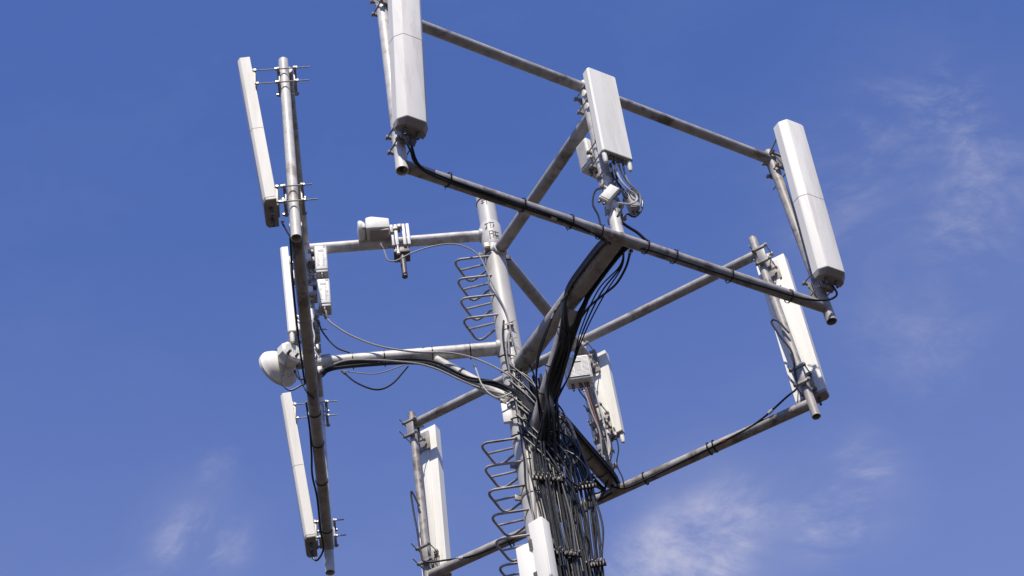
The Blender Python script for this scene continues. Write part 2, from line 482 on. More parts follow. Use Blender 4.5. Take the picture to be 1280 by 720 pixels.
for s, d in FR.items():
    fr = thing('antenna_frame', d['label'], 'mounting frame', sp(s, 0, 0, d['bot'][0]))
    FRAME[s] = fr
    M_ = d['mat']
    m = MB(); m.pipe(sp(s, 0, -1.80, d['top'][0] if s == 'B' else d['top'][1]), sp(s, 0, 1.80, d['top'][1] if s == 'B' else d['top'][0]), 0.044, 24, 0.006, False, False)
    m.build('top_rail', M_, fr)
    m = MB()
    zb0, zb1 = d['bot']
    m.pipe(sp(s, 0, -1.80, zb0), sp(s, 0, 1.87 if s == 'B' else 1.80, zb1), 0.046, 24, 0.006, False, False)
    m.build('bottom_rail', M_, fr)
    for (tb, tt_, zb, zt, r, *off) in d['pipes']:
        rb_, rt_ = off if off else (0.0, 0.0)
        m = MB(); m.pipe(sp(s, rb_, tb, zb), sp(s, rt_, tt_, zt), r, 24, 0.006, True, False)
        m.build('mounting_pipe', 'galv_pale' if s == 'A' or tb < 0 and s == 'B' else M_, fr)
    z, r = d['ua']
    m = MB(); m.pipe(arm_pt(s, 0.06, 0, z), sp(s, 0, 0, z), r, 24, 0.006, False, False)
    m.build('upper_arm', 'galv_pale' if s == 'A' else M_, fr)
    z, r = d['la']
    m = MB(); m.pipe(arm_pt(s, 0.06, 0, z), sp(s, -0.02, 0, z + d['lar']), r, 24, 0.006, False, False)
    m.build('lower_arm', 'galv_pale' if s == 'A' else 'galv', fr)
    (d0, z0), (d1, z1), r = d['brace']
    m = MB(); m.pipe(arm_pt(s, d0, 0, z0), arm_pt(s, d1, 0, z1), r, 24, 0.006, False, False)
    m.build('brace', 'galv_pale' if s == 'A' else M_, fr)
    for z, ra in (d['ua'], d['la']):
        m = MB(); c = arm_pt(s, mast_r(z) + 0.012, 0, z)
        m.lathe(c, SEC[s][0], [(0.03, -0.03), (ra + 0.012, -0.03), (ra + 0.012, 0.0), (ra - 0.004, 0.006)], 24)
        m.build('mast_flange', 'mast', fr)

def pipe_clamp(s, t, z, r, side):
    o, tt, R_ = SEC[s]
    m = MB()
    m.lathe(sp(s, 0, t, z), UP, [(r - 0.002, -0.02), (r + 0.008, -0.02), (r + 0.008, 0.02), (r - 0.002, 0.02)], 20)
    for e in (-1, 1):
        m.box(sp(s, 0, t + e * (r + 0.02), z), (0.03, 0.045, 0.036), (o, tt, UP), 0.003)
        m.tube([sp(s, -0.035, t + e * (r + 0.024), z), sp(s, 0.05, t + e * (r + 0.024), z)], 0.006, 8)
    m.box(sp(s, side * (r + 0.025), t + 0.01, z + 0.015), (0.05, 0.05, 0.06), (o, tt, UP), 0.004)
    m.build('pipe_clamp', 'brk', FRAME[s])
for s, zz, r, sd_ in (('B', (10.78, 10.92, 11.08, 11.20), 0.046, -1), ('C', (10.80, 10.98, 11.16, 11.30), 0.036, -1), ('A', (10.80, 11.05, 11.20, 11.45, 11.82), 0.036, -1)):
    for z in zz: pipe_clamp(s, 0.0, z, r, sd_)

# ------------------------------------------------------------------ panel antennas
def bracket(root, s, t, zc, rback, hh=0.085, rods=(-1, 1), link=None, pr=0.045):
    """two clamp plates around the pipe, threaded rods through them out to the panel's back"""
    o, tt, R = SEC[s]
    m = MB()
    for rr in (-pr - 0.012, pr + 0.012):
        m.box(sp(s, rr, t, zc), (0.014, 0.075, 2 * hh + 0.03), (o, tt, UP), 0.003)
        m.box(sp(s, rr * 1.1, t, zc + hh), (0.022, 0.15, 0.024), (o, tt, UP), 0.003)
        m.box(sp(s, rr * 1.1, t, zc - hh), (0.022, 0.15, 0.024), (o, tt, UP), 0.003)
    br = m.build('bracket', 'brk', root)
    m = MB(); m.box(sp(s, rback(zc) - 0.012, t, zc), (0.02, 0.12, 2 * hh + 0.06), (o, tt, UP), 0.003)
    m.build('back_plate', 'brk', root)
    for dz in (-hh, hh):
        for e in rods:
            m = MB()
            tq = t + 0.062 * e
            far = e < 0
            m.tube([sp(s, -pr - (0.04 if far else 0.08 + 0.06 * random.random()), tq, zc + dz), sp(s, pr + 0.05 if far else rback(zc + dz) + 0.004, tq, zc + dz)], 0.0055, 8)
            for rr in ((-pr - 0.03, pr + 0.035) if far else (-pr - 0.03, pr + 0.035, rback(zc + dz) - 0.025)):
                m.tube([sp(s, rr - 0.008, tq, zc + dz), sp(s, rr + 0.008, tq, zc + dz)], 0.0125, 6)
            m.build('threaded_rod', 'rod', br)
    if link:
        m = MB()
        m.tube([sp(s, -0.02, t - 0.08, zc + 0.05), sp(s, rback(zc + link) - 0.01, t - 0.07, zc + link)], 0.008, 8)
        m.build('tilt_link', 'rod', br)

def panel(s, t, rb, rt_, zb, zt, w, d, label, style, m_name, group, seam=True, brk=((0.1, 0), (-0.18, 0)), yaw=0.0, link=None):
    o, tt, R = SEC[s]
    P0, P1 = sp(s, rb, t, zb), sp(s, rt_, t, zt)
    u = (P1 - P0).normalized(); n = (o - u * o.dot(u)).normalized(); x = tt
    Lh = (P1 - P0).length
    root = thing('panel_antenna', label, 'panel antenna', P0, group)
    def rback(z): return rb + (rt_ - rb) * (z - zb) / (zt - zb)
    h = w / 2
    if style == 'slab':
        c = [(-h, 0), (h, 0), (h, d * 0.78), (h - 0.006, d * 0.86), (h - 0.03, d), (-h + 0.03, d), (-h + 0.006, d * 0.86), (-h, d * 0.78)]
    elif style == 'long':
        c = [(-h, 0), (h, 0), (h, d * 0.52), (h - 0.008, d * 0.62), (h - 0.045, d * 0.97), (h - 0.06, d), (-h + 0.06, d), (-h + 0.045, d * 0.97), (-h + 0.008, d * 0.62), (-h, d * 0.52)]
    else:
        c = [(-h, 0), (h, 0), (h, d * 0.8), (h - 0.012, d), (-h + 0.012, d), (-h, d * 0.8)]
    def sec(f, k=1.0, kd=None):
        return [P0 + u * f + x * (a * k) + n * ((b - d / 2) * k + d / 2) for a, b in c]
    m = MB(); m.prism([sec(0.0), sec(Lh - 0.012), sec(Lh, 0.95)])
    m.build('radome', m_name, root, angle=25)
    m = MB(); 
    if style == 'long':
        low = [P0 - u * 0.045 + x * (a * 0.94) + n * (b * 0.62 + 0.004) for a, b in c]
        m.prism([low, sec(-0.006, 0.985), sec(-0.001, 0.985)])
    elif style == 'slab':
        m.prism([sec(-0.030, 0.96), sec(-0.024, 0.985), sec(-0.001, 0.985)])
    else:
        m.prism([sec(-0.012, 0.93), sec(-0.009, 0.985), sec(-0.001, 0.985)])
    m.build('end_cap', 'cap', root, angle=25)
    if seam and style != 'short':
        m = MB(); f = Lh * 0.47
        m.prism([sec(f - 0.003, 1.004), sec(f + 0.003, 1.004)]); m.build('seam_band', 'seam', root, angle=25)
    if style != 'short':
        for e in (-0.05, 0.05):
            m = MB(); q = P0 + x * e + n * 0.045
            m.tube([q - u * 0.03, q - u * 0.075], 0.015, 12); m.tube([q - u * 0.07, q - u * 0.11], 0.011, 10)
            m.build('connector', 'dark', root)
    else:
        for e in (-h + 0.025, h - 0.025):
            m = MB(); q = P0 + x * e + n * d * 0.55
            m.lathe(q - u * 0.012, -u, [(0, 0), (0.02, 0), (0.02, 0.07), (0.014, 0.1), (0, 0.1)], 14)
            m.build('plug', 'white', root)
        for e in (-0.055, -0.02, 0.02, 0.055):
            m = MB(); q = P0 + x * e + n * d * 0.5
            m.tube([q, q - u * 0.045], 0.012, 10); m.build('connector', 'dark', root)
    bracket(root, s, t, zb + brk[0][0], rback, link=None)
    bracket(root, s, t, zt + brk[1][0], rback, link=link)
    # shallow stiffener on the back
    m = MB()
    m.box(P0 + u * (Lh * 0.5) - n * 0.006, (w * 0.30, 0.008, Lh * 0.96), (x, n, u), 0.002); m.build('back_rail', m_name, root)
    return root

GP = 'long panel antennas at the corners of the frames'
GS = 'short panel antennas at the middle of the frames'
panel('A', 1.80, 0.122, 0.275, 10.69, 12.39, 0.27, 0.096, 'long white panel antenna at the top left, its narrow side to the viewer', 'slab', 'radome', GP)
panel('A', -1.80, 0.10, 0.245, 10.58, 12.25, 0.27, 0.094, 'long white panel antenna at the lower left, below the round dish', 'slab', 'radome', GP)
panel('B', -1.795, 0.12, 0.31, 10.75, 12.58, 0.245, 0.13, 'largest pale grey panel antenna, cut off by the top edge of the photo', 'long', 'pale', GP, brk=((0.02, 0), (-0.12, 0)))
panel('B', 1.855, 0.11, 0.225, 10.74, 12.45, 0.262, 0.13, 'pale grey panel antenna at the far right, front facing the viewer', 'long', 'pale', GP, link=0.17, brk=((0.02, 0), (-0.2, 0)))
panel('C', -1.815, 0.10, 0.21, 10.68, 12.44, 0.27, 0.10, 'white panel antenna at the right seen from behind its mounting pipe', 'slab', 'white', GP, seam=False)
panel('C', 1.81, 0.10, 0.21, 10.66, 12.44, 0.25, 0.11, 'white panel antenna at bottom left of the mast, seen from behind its pipe', 'slab', 'white', GP, seam=False)
panel('A', 0.0, 0.10, 0.13, 11.17, 12.18, 0.27, 0.065, 'short slim white panel antenna above the round dish on the left frame', 'short', 'white', GS, brk=((0.14, 0), (-0.22, 0)))
panel('B', -0.005, 0.13, 0.175, 11.28, 12.26, 0.27, 0.07, 'short white flat panel antenna in the middle of the nearest frame', 'short', 'white', GS, brk=((0.2, 0), (-0.1, 0)))
panel('C', -0.005, 0.12, 0.14, 11.26, 12.26, 0.28, 0.07, 'short white panel antenna behind the ribbed radio unit, seen from its back', 'short', 'white', GS, brk=((0.12, 0), (-0.12, 0)))

# lower white panels close to the mast
def mast_panel(c, yaw, w, d, L_, label, slots):
    f = V((math.sin(yaw), -math.cos(yaw), 0)); x = V((math.cos(yaw), math.sin(yaw), 0))
    top = V(c)
    root = thing('panel_antenna', label, 'panel antenna', top - UP * L_, 'white panels strapped to the mast')
    m = MB(); m.box(top - UP * (L_ / 2), (w, d, L_), (x, f, UP), 0.012); m.build('radome', 'white', root)
    m = MB(); m.box(top - UP * (L_ / 2) + f * (d / 2 + 0.001), (w * 0.86, 0.006, L_ - 0.03), (x, f, UP), 0.002); m.build('front_cover', 'white', root)
    m = MB(); m.box(top - UP * (L_ + 0.012), (w * .95, d * .95, 0.024), (x, f, UP), 0.004); m.build('end_cap', 'cap', root)
    for z in (-0.14, -L_ + 0.25):
        m = MB(); m.box(top + UP * z - f * (d / 2 + 0.03), (0.08, 0.06, 0.06), (x, f, UP), 0.004)
        m.build('bracket', 'brk', root)
    if slots:
        for z in slots:
            m = MB(); m.box(top + UP * z + x * (w * 0.5 - 0.005) + f * (d / 2 + 0.004), (0.03, 0.004, 0.10), (x, f, UP)); m.build('slot', 'dark', root)
    return root
mast_panel((-0.008, -0.25, 8.88), math.radians(-30), 0.125, 0.10, 1.3, 'slim white panel antenna strapped on front of the mast at bottom edge', None)
mast_panel((-0.125, -0.20, 8.715), math.radians(-22), 0.13, 0.09, 1.2, 'white panel antenna lower left of the slim one at bottom edge', (-0.04, -0.33))

# ------------------------------------------------------------------ radio units and boxes
def radio(s, r, t, z, size, label, yaw=0.0, style='fins', roll=0.0):
    o, tt, R = SEC[s]
    q = Matrix.Rotation(yaw, 3, 'Z')
    o2, t2 = q @ o, q @ tt
    u2 = UP
    if roll:
        q2 = Matrix.Rotation(roll, 3, o2); t2 = q2 @ t2; u2 = q2 @ u2
    c = sp(s, r, t, z)
    dr, dt, dz = size
    root = thing('radio_unit', label, 'radio unit', c - u2 * (dz / 2), 'remote radio units on the mid pipes')
    ax = (o2, t2, u2)
    m = MB(); m.box(c, (dr, dt, dz), ax, 0.014, 3); m.build('housing', 'unit', root)
    if style == 'fins':
        m = MB()
        k = int(dz / 0.017)
        for i in range(k):
            zz = -dz / 2 + 0.03 + (dz - 0.06) * i / (k - 1)
            for e in (-1, 1):
                if abs(zz) < dz * 0.2 and e < 0:
                    m.box(c + u2 * zz - o2 * (dr / 2 + 0.003) + t2 * (dt * 0.3), (0.016, dt * 0.26, 0.006), ax)
                    m.box(c + u2 * zz - o2 * (dr / 2 + 0.003) - t2 * (dt * 0.3), (0.016, dt * 0.26, 0.006), ax)
                elif e < 0:
                    m.box(c + u2 * zz - o2 * (dr / 2 + 0.003), (0.014, dt - 0.03, 0.007), ax)
        m.build('cooling_fins', 'unit', root)
        m = MB(); m.box(c - o2 * (dr / 2 + 0.001), (0.004, dt * 0.3, dz * 0.36), ax); m.build('rating_plate', 'print', root)
        for e in (-1, 1):
            m = MB()
            for i in range(k):
                zz = -dz / 2 + 0.03 + (dz - 0.06) * i / (k - 1)
                m.box(c + u2 * zz + t2 * (e * (dt / 2 + 0.002)), (dr - 0.04, 0.012, 0.006), ax)
            m.build('side_ribs', 'unit', root)
    else:
        m = MB()
        f = c + t2 * (dt / 2 + 0.0008)
        m.box(f + u2 * (dz * 0.27), (dr * 0.5, 0.0016, dz * 0.1), ax)
        for row in range(11):
            for cx in (-0.024, 0.020):
                w_ = random.uniform(0.012, 0.028)
                m.box(f + o2 * (cx + 0.014 - w_ / 2) + u2 * (dz * 0.16 - row * dz * 0.05), (w_, 0.0016, 0.0042), ax)
        m.lathe(f - o2 * (dr * 0.28) + u2 * (dz * 0.43), t2, [(0.008, 0), (0.012, 0), (0.012, 0.002), (0.008, 0.002)], 12)
        m.build('printed_label', 'print', root)
        m = MB(); m.box(c - u2 * (dz / 2 + 0.012), (dr * 0.92, dt * 0.9, 0.024), ax, 0.004); m.build('base_tray', 'unit_grey', root)
    for e in (-0.3, 0.0, 0.3):
        m = MB(); b = c - u2 * (dz / 2) + t2 * (dt * e)
        m.tube([b, b - u2 * 0.05], 0.014, 10); m.tube([b - u2 * 0.045, b - u2 * 0.075], 0.01, 8); m.build('connector', 'dark', root)
    m = MB()
    m.box(c + o2 * (dr / 2 + 0.03), (0.06, 0.10, 0.05), ax, 0.004); m.box(c + o2 * (dr / 2 + 0.027) + u2 * (dz * 0.3), (0.05, 0.12, 0.03), ax, 0.004)
    m.box(c + o2 * (dr / 2 + 0.006) + u2 * (dz * 0.12), (0.012, 0.05, dz * 0.5), ax, 0.002)
    m.build('bracket', 'brk', root)
    return root
radio('A', -0.137, 0.05, 12.035, (0.105, 0.12, 0.30), 'upper of the two white radio units stacked on the left frame', style='label')
radio('A', -0.139, 0.05, 11.625, (0.108, 0.12, 0.30), 'lower of the two white radio units stacked on the left frame', style='label')
radio('B', -0.16, 0.055, 11.64, (0.13, 0.22, 0.31), 'boxy pale radio unit behind the short panel of the nearest frame', style='fins', yaw=0.1)
radio('C', -0.19, 0.03, 11.815, (0.13, 0.22, 0.285), 'ribbed white radio unit in front of the back-facing short panel', style='fins', yaw=0.45)

def small_box(c, size, rot, label, m_name='unit', bev=0.012):
    c = V(c)
    q = Matrix.Rotation(rot[2], 3, 'Z') @ Matrix.Rotation(rot[1], 3, 'Y') @ Matrix.Rotation(rot[0], 3, 'X')
    ax = (q @ V((1, 0, 0)), q @ V((0, 1, 0)), q @ V((0, 0, 1)))
    root = thing('junction_box', label, 'junction box', c - ax[2] * size[2] / 2)
    m = MB(); m.box(c, size, ax, bev); m.build('housing', m_name, root)
    m = MB(); m.box(c - ax[1] * (size[1] / 2 + 0.002), (size[0] * .86, 0.006, size[2] * .86), ax, 0.002); m.build('lid', m_name, root)
    for e in (-0.25, 0.25):
        m = MB(); b = c + ax[0] * (size[0] * e) - ax[2] * (size[2] / 2)
        m.tube([b, b - ax[2] * 0.03], 0.009, 8); m.build('cable_gland', 'dark', root)
    return root
small_box(V((0.915, -1.41, 10.915)), (0.085, 0.05, 0.20), (0.0, 0.62, 0.30), 'small tilted white box under the radio unit of the nearest frame', 'white')
small_box(sp('B', 0.02, 0.165, 10.98), (0.07, 0.09, 0.21), (0.0, -0.1, 0.3), 'small grey box right of the tilted white box on the same pipe', 'unit_grey')
small_box(sp('A', 0.07, 0.06, 11.27), (0.075, 0.06, 0.13), (0, 0, 0.1), 'small white box left of the dark rail above the round dish', 'white')
small_box(sp('A', -0.035, 0.10, 11.34), (0.04, 0.05, 0.16), (0, 0, 0.1), 'narrow white box right of the dark rail below the stacked radio units', 'white')
small_box(sp('A', -0.036, 0.08, 12.055), (0.038, 0.05, 0.085), (0, 0, 0.1), 'tiny white box beside the upper of the stacked radio units', 'white', 0.008)
small_box(sp('A', -0.036, 0.08, 11.66), (0.038, 0.05, 0.075), (0, 0, 0.1), 'tiny white box beside the lower of the stacked radio units', 'white', 0.008)
small_box(sp('A', 0.085, 0.06, 11.87), (0.045, 0.06, 0.12), (0, 0, 0.1), 'small white fitting between the slim left panel and the dark rail', 'white', 0.016)

# ------------------------------------------------------------------ dishes
def dish():
    ax = V((-0.70, 0.70, -0.05)).normalized()
    c = V((-1.715, -0.25, 10.985))
    root = thing('dish_antenna', 'round white microwave dish with printed back on the left frame', 'dish antenna', c)
    rim = c + ax * 0.145
    m = MB(); m.lathe(rim, ax, [(0.04, -0.062), (0.08, -0.055), (0.12, -0.038), (0.15, -0.010), (0.166, 0.018), (0.172, 0.022), (0.172, 0.048), (0.160, 0.056), (0.10, 0.070), (0, 0.076)], 36)
    m.build('reflector', 'white', root)
    x, y, a = frame_from(ax)
    def oct_(o_, r): return [o_ + x * (r * math.cos(math.pi / 8 + k * math.pi / 4)) + y * (r * math.sin(math.pi / 8 + k * math.pi / 4)) for k in range(8)]
    m = MB(); m.prism([oct_(c - ax * 0.045, 0.085), oct_(c - ax * 0.03, 0.108), oct_(c + ax * 0.03, 0.112), oct_(c + ax * 0.075, 0.08)])
    m.build('radio_housing', 'white', root)
    m = MB()
    for k in range(4):
        m.box(c - ax * 0.047 + y * (0.035 - 0.02 * k) + x * (0.01 * (k % 2)), (0.05 - 0.01 * (k % 3), 0.004, 0.004), (x, y, ax))
    m.build('printed_label', 'print', root)
    m = MB()
    for e in (-0.025, 0.02):
        q = c - ax * 0.05 - y * 0.06 * (1 if e < 0 else -0.2) - x * 0.06
        m.tube([q + ax * 0.02, q - ax * 0.03], 0.011, 10)
    m.build('connector', 'dark', root)
    # short strokes of print on the bowl
    m = MB()
    for k in range(9):
        a1 = math.radians(100 + 11 * k); rr = 0.128 if k % 2 else 0.118
        for kk, aa in enumerate((0, 0.05)):
            d = x * math.cos(a1 + aa) + y * math.sin(a1 + aa); h = -0.0355 + (rr - 0.12) * 0.93
            nrm = (d * 0.72 - ax * 0.69).normalized(); tan = ax.cross(d)
            if (k + kk) % 3 == 1: continue
            m.box(rim + d * rr + ax * h + nrm * 0.001, (0.006, 0.018 if kk else 0.008, 0.003), (nrm.cross(tan), tan, nrm))
    for sgn in (0,):
        pass
    m.build('printed_mark', 'print', root)
    m = MB(); p = sp('A', 0, 0, 10.93)
    m.box((c + p) / 2 + V((0.03, 0.02, -0.02)), (0.16, 0.07, 0.09), None, 0.006)
    m.box(p, (0.12, 0.12, 0.05), None, 0.004); m.box(p + UP * 0.09, (0.12, 0.12, 0.03), None, 0.004)
    mo = m.build('pole_mount', 'brk', root)
    for e in (-0.05, 0.05):
        m = MB(); m.tube([p + V((-.1, e, 0)), p + V((0.16, e, 0))], 0.0065, 8); m.build('threaded_rod', 'rod', mo)
    return root
dish()

def dish_arm():
    o, tt, R = SEC['A']
    c = arm_pt('A', 0.95, 0.095, 12.335)
    root = thing('dish_antenna', 'small white dish with boxy housing clamped on the upper left arm', 'dish antenna', arm_pt('A', 0.77, 0, 11.82))
    ax = (o, tt, UP)
    m = MB()
    sec = lambda k, h, z=0.0: [c + o * k + tt * (a * h) + UP * (b * h * 0.9 + z) for a, b in ((-.09, -.075), (.09, -.075), (.09, .075), (-.09, .075))]
    m.prism([sec(-0.10, 0.85), sec(0.05, 1.08), sec(0.10, 1.0)], 0.012)
    m.build('radio_housing', 'white', root)
    m = MB(); m.box(c - UP * 0.075 - o * 0.01, (0.16, 0.14, 0.02), ax, 0.004); m.build('base_tray', 'cap', root)
    m = MB(); m.lathe(c + o * 0.105, o, [(0.03, 0), (0.07, 0.005), (0.088, 0.03), (0.09, 0.05), (0.08, 0.06), (0, 0.07)], 28); m.build('reflector', 'white', root)
    m = MB(); m.box(c + o * 0.115 - UP * 0.02, (0.03, 0.16, 0.05), ax, 0.003); m.build('hinge', 'unit_grey', root)
    p = arm_pt('A', 0.77, 0.0, 12.265)
    m = MB(); m.pipe(arm_pt('A', 0.765, 0.01, 11.82), arm_pt('A', 0.765, 0.01, 12.17), 0.024, 16, 0.004, False, False); m.build('stub_pole', 'dark', root)
    m = MB(); m.box(arm_pt('A', 0.768, -0.01, 12.12), (0.135, 0.12, 0.06), ax, 0.004); m.build('saddle_clamp', 'dark', root)
    for d in (0.70, 0.735, 0.80, 0.835):
        m = MB(); m.box(arm_pt('A', d, 0.064, 12.285), (0.027, 0.02, 0.26), ax, 0.003); m.build('clamp_plate', 'unit', root)
    m = MB(); m.box(arm_pt('A', 0.765, 0.085, 12.37), (0.04, 0.03, 0.04), ax, 0.004); m.box(arm_pt('A', 0.81, 0.06, 12.36), (0.1, 0.05, 0.03), ax, 0.004); m.box(arm_pt('A', 0.85, 0.06, 12.335), (0.06, 0.06, 0.07), ax, 0.004)
    m.build('bracket', 'brk', root)
    m = MB(); m.tube([arm_pt('A', 0.80, 0.09, 12.12), arm_pt('A', 0.80, 0.09, 12.02)], 0.007, 6); m.tube([arm_pt('A', 0.80, 0.09, 12.04), arm_pt('A', 0.80, 0.09, 12.02)], 0.014, 6); m.build('clamp_bolt', 'unit', root)
dish_arm()

# ------------------------------------------------------------------ cables
def cable(pts, r, label, m_name='rubber', group=None, cat='cable', name='cable', n=7, boots=()):
    path = smooth_path(pts, n)
    m = MB(); m.tube(path, r, 8)
    o = m.build(name, m_name, None, pts[0])
    tag(o, label, cat, group)
    for i, mm in boots:
        p = path[min(len(path) - 2, max(1, int(i * (len(path) - 1))))]; q = path[min(len(path) - 1, int(i * (len(path) - 1)) + 1)]
        a = (q - p).normalized()
        b = MB(); b.tube([p - a * 0.022, p + a * 0.022], r * 1.55, 8)
        b.build('connector', mm, o)
    return o

def ring(parent, c, axis, r, w=0.007, m_name='rubber', th=0.003):
    w = w * 0.75
    m = MB(); m.lathe(c, axis, [(r - 0.001, -w), (r + th, -w), (r + th, w), (r - 0.001, w), (r - 0.001, -w)], 20)
    # loose tail of the tie
    x, y, a = frame_from(axis)
    d = (x * -0.5 - y * 0.86) if random.random() < 0.5 else (x * 0.2 + y * 0.97)
    m.tube([V(c) + d * r, V(c) + d * (r + random.uniform(0.006, 0.022)) + a * 0.006], 0.0025, 5)
    return m.build('cable_tie', m_name, parent)

rnd = random.uniform
ND = Vector((1, 1, 1))
def vert(x, y, zlist, j=0.006):
    return [V((x + rnd(-j, j), y + rnd(-j, j), z)) for z in zlist]

# front bundle: from the nearest frame's arm, down the brace, then down the mast
GB = 'black feeder cables from the nearest frame down the mast'
LB = 'black feeder cable from the nearest frame running down in the front bundle'
slots1 = [(0.055 + 0.0155 * i + rnd(-.005, .005), -0.16 + 0.03 * (i % 2) + 0.035 * (i / 11)) for i in range(12)]
random.shuffle(slots1)
firstB = None
for k in range(12):
    side = -1 if k % 3 == 0 else 1
    lat = side * (0.080 + 0.007 * (k % 3) + rnd(0, .005))
    dz = 0.01 - 0.017 * (k // 3) + rnd(-.006, .006)
    bl = -0.05 + 0.0095 * k; bd = -0.072 - 0.012 * (k % 2)
    x, y = slots1[k]
    pts = [arm_pt('B', 1.56, lat, 10.56 + dz), arm_pt('B', 1.42, lat, 10.59 + dz), arm_pt('B', 1.2, lat, 10.60 + dz), arm_pt('B', 1.0, lat, 10.59 + dz), arm_pt('B', 0.90, lat * .9, 10.52 + dz),
           arm_pt('B', 0.70, bl, 10.35 + bd), arm_pt('B', 0.45, bl, 10.13 + bd + rnd(-.02, .02))]
    e = pts[-1]
    pts += [V((e.x * 0.6 + x * 0.4, e.y * 0.7 + y * 0.3, 9.88 + rnd(-.05, .05)))] + vert(x, y, (9.62, 9.33)) + vert(x + rnd(-.022, .022), y + rnd(-.02, .01), (8.98,), 0.01) + vert(x, y, (8.62, 8.0, 4.0, -1.5))
    o = cable(pts, rnd(0.0095, 0.0125), LB, 'rubber' if k % 3 else 'rubber_grey', GB)
    if k == 0: firstB = o
for d, z in ((1.40, 10.6), (1.2, 10.605), (1.02, 10.605)):
    m = MB(); hw, hh = 0.155, 0.10
    ob = arm_pt('B', d, 0, z)
    ring(firstB, ob, SEC['B'][0], 0.0765, 0.014, th=0.006)
for d, z in ((0.75, 10.41), (0.52, 10.21), (0.36, 10.07)):
    ring(firstB, arm_pt('B', d, 0, z - 0.02), SEC['B'][0] * 0.77 + UP * 0.64, 0.072, 0.007)

# rear bundle: from the far frame's lower arm, hanging over to the right of the mast
GC = 'black feeder cables from the far frame down the mast'
LC = 'black feeder cable sweeping off the far frame arm into the right bundle'
slots2 = [(0.275 + 0.0145 * i + rnd(-.004, .004), 0.05 + 0.022 * (i % 2)) for i in range(12)]
random.shuffle(slots2)
firstC = None
for k in range(12):
    side = 1 if k % 2 else -1
    lat = side * (0.066 + 0.006 * (k // 2) + rnd(0, .006))
    x, y = slots2[k]
    zz = 10.60 - 0.02 * (k % 3)
    pts = [arm_pt('C', 1.62, lat * .8, 10.57), arm_pt('C', 1.45, lat, zz), arm_pt('C', 1.0, lat, zz), arm_pt('C', 0.62 + rnd(-.05, .05), lat * 1.1, zz - 0.03)]
    e = pts[-1]
    pts += [V((x * .62 + e.x * .3, 0.27 + rnd(-.04, .04), 10.22 + rnd(-.05, .05))), V((x - 0.035, 0.13 + rnd(-.03, .03), 9.85 + rnd(-.03, .03)))] + vert(x, y, (9.52, 9.33)) + vert(x + rnd(-.025, .02), y + rnd(-.02, .02), (9.0,), 0.009) + vert(x * 0.88 + 0.01, y, (8.62, 8.0, 4.0, -1.5))
    o = cable(pts, rnd(0.008, 0.011), LC, 'rubber' if k % 2 else 'rubber_grey', GC)
    if k == 0: firstC = o
    if k % 3 == 1:
        b = MB(); q_ = V((x, y, 9.46)); b.tube([q_, q_ - UP * 0.03], 0.0135, 8); b.build('tape_band', 'wire_white' if k % 2 else 'yellow', o)
for d in (1.45, 1.2, 0.95, 0.72):
    ring(firstC, arm_pt('C', d, 0, 10.63), SEC['C'][0], 0.068, 0.006)

# middle bundle: cables between the two, straight down behind the front ones
GM = 'black feeder cables straight down the right flank of the mast'
LM = 'black feeder cable straight down the right flank of the mast'
for k in range(6):
    x = 0.16 + 0.022 * k; y = 0.0 + 0.03 * (k % 2)
    pts = [V((0.10 + 0.02 * k, 0.02 + rnd(-.05, .05), 10.5 + rnd(-.1, .12))), V((0.12 + 0.016 * k, rnd(-.06, .02), 10.1)), *vert(x, y, (9.75, 9.33, 9.0, 8.62, 8.0, 4.0, -1.5), 0.008)]
    cable(pts, rnd(0.008, 0.0115), LM, 'rubber' if k % 2 else 'rubber_grey', GM)

# thin cables on the mast's front face
GW = 'thin cables clipped to the front of the mast'
for k in range(7):
    x = -0.045 + 0.017 * k
    r = 0.115 + 0.012 * (k % 2)
    y = -math.sqrt(max(0.0004, r * r - x * x)) - 0.004
    z0 = (11.12, 10.95, 11.0, 10.7, 10.5, 10.6, 10.3)[k]
    pts = [V((x + 0.03, y + 0.012, z0))] + [V((x + rnd(-.016, .016), y - rnd(0, .012), z)) for z in (z0 - 0.18, z0 - 0.42, z0 - 0.66, 9.7, 9.35, 9.0)] + [V((x, y - 0.006, 8.6)), V((x, y - .01, 7.5))]
    cable(pts, 0.0055 if k % 2 else 0.0075, 'thin grey cable clipped to the front of the mast' if k in (1, 2, 4) else 'thin black cable clipped to the front of the mast',
          'wire_grey' if k in (1, 2, 4) else 'rubber', ('grey ' if k in (1, 2, 4) else 'black ') + GW)
# diagonal crossings tangled on the mast
for k in range(6):
    z = 10.75 - 0.17 * k
    cable([V((-0.10, -0.07, z)), V((-0.03, -0.135, z - 0.05)), V((0.07, -0.145, z - 0.13)), V((0.14, -0.14, z - 0.27)), V((0.15 + 0.018 * k, -0.14 + 0.012 * k, z - 0.62)), V((0.14 + 0.02 * k, -0.13 + 0.015 * k, 9.0)), V((0.15 + 0.02 * k, -0.12 + 0.015 * k, 8.2))], 0.0065,
          'short dark cable crossing the front of the mast above the bundles', 'rubber', 'dark cables crossing the mast')

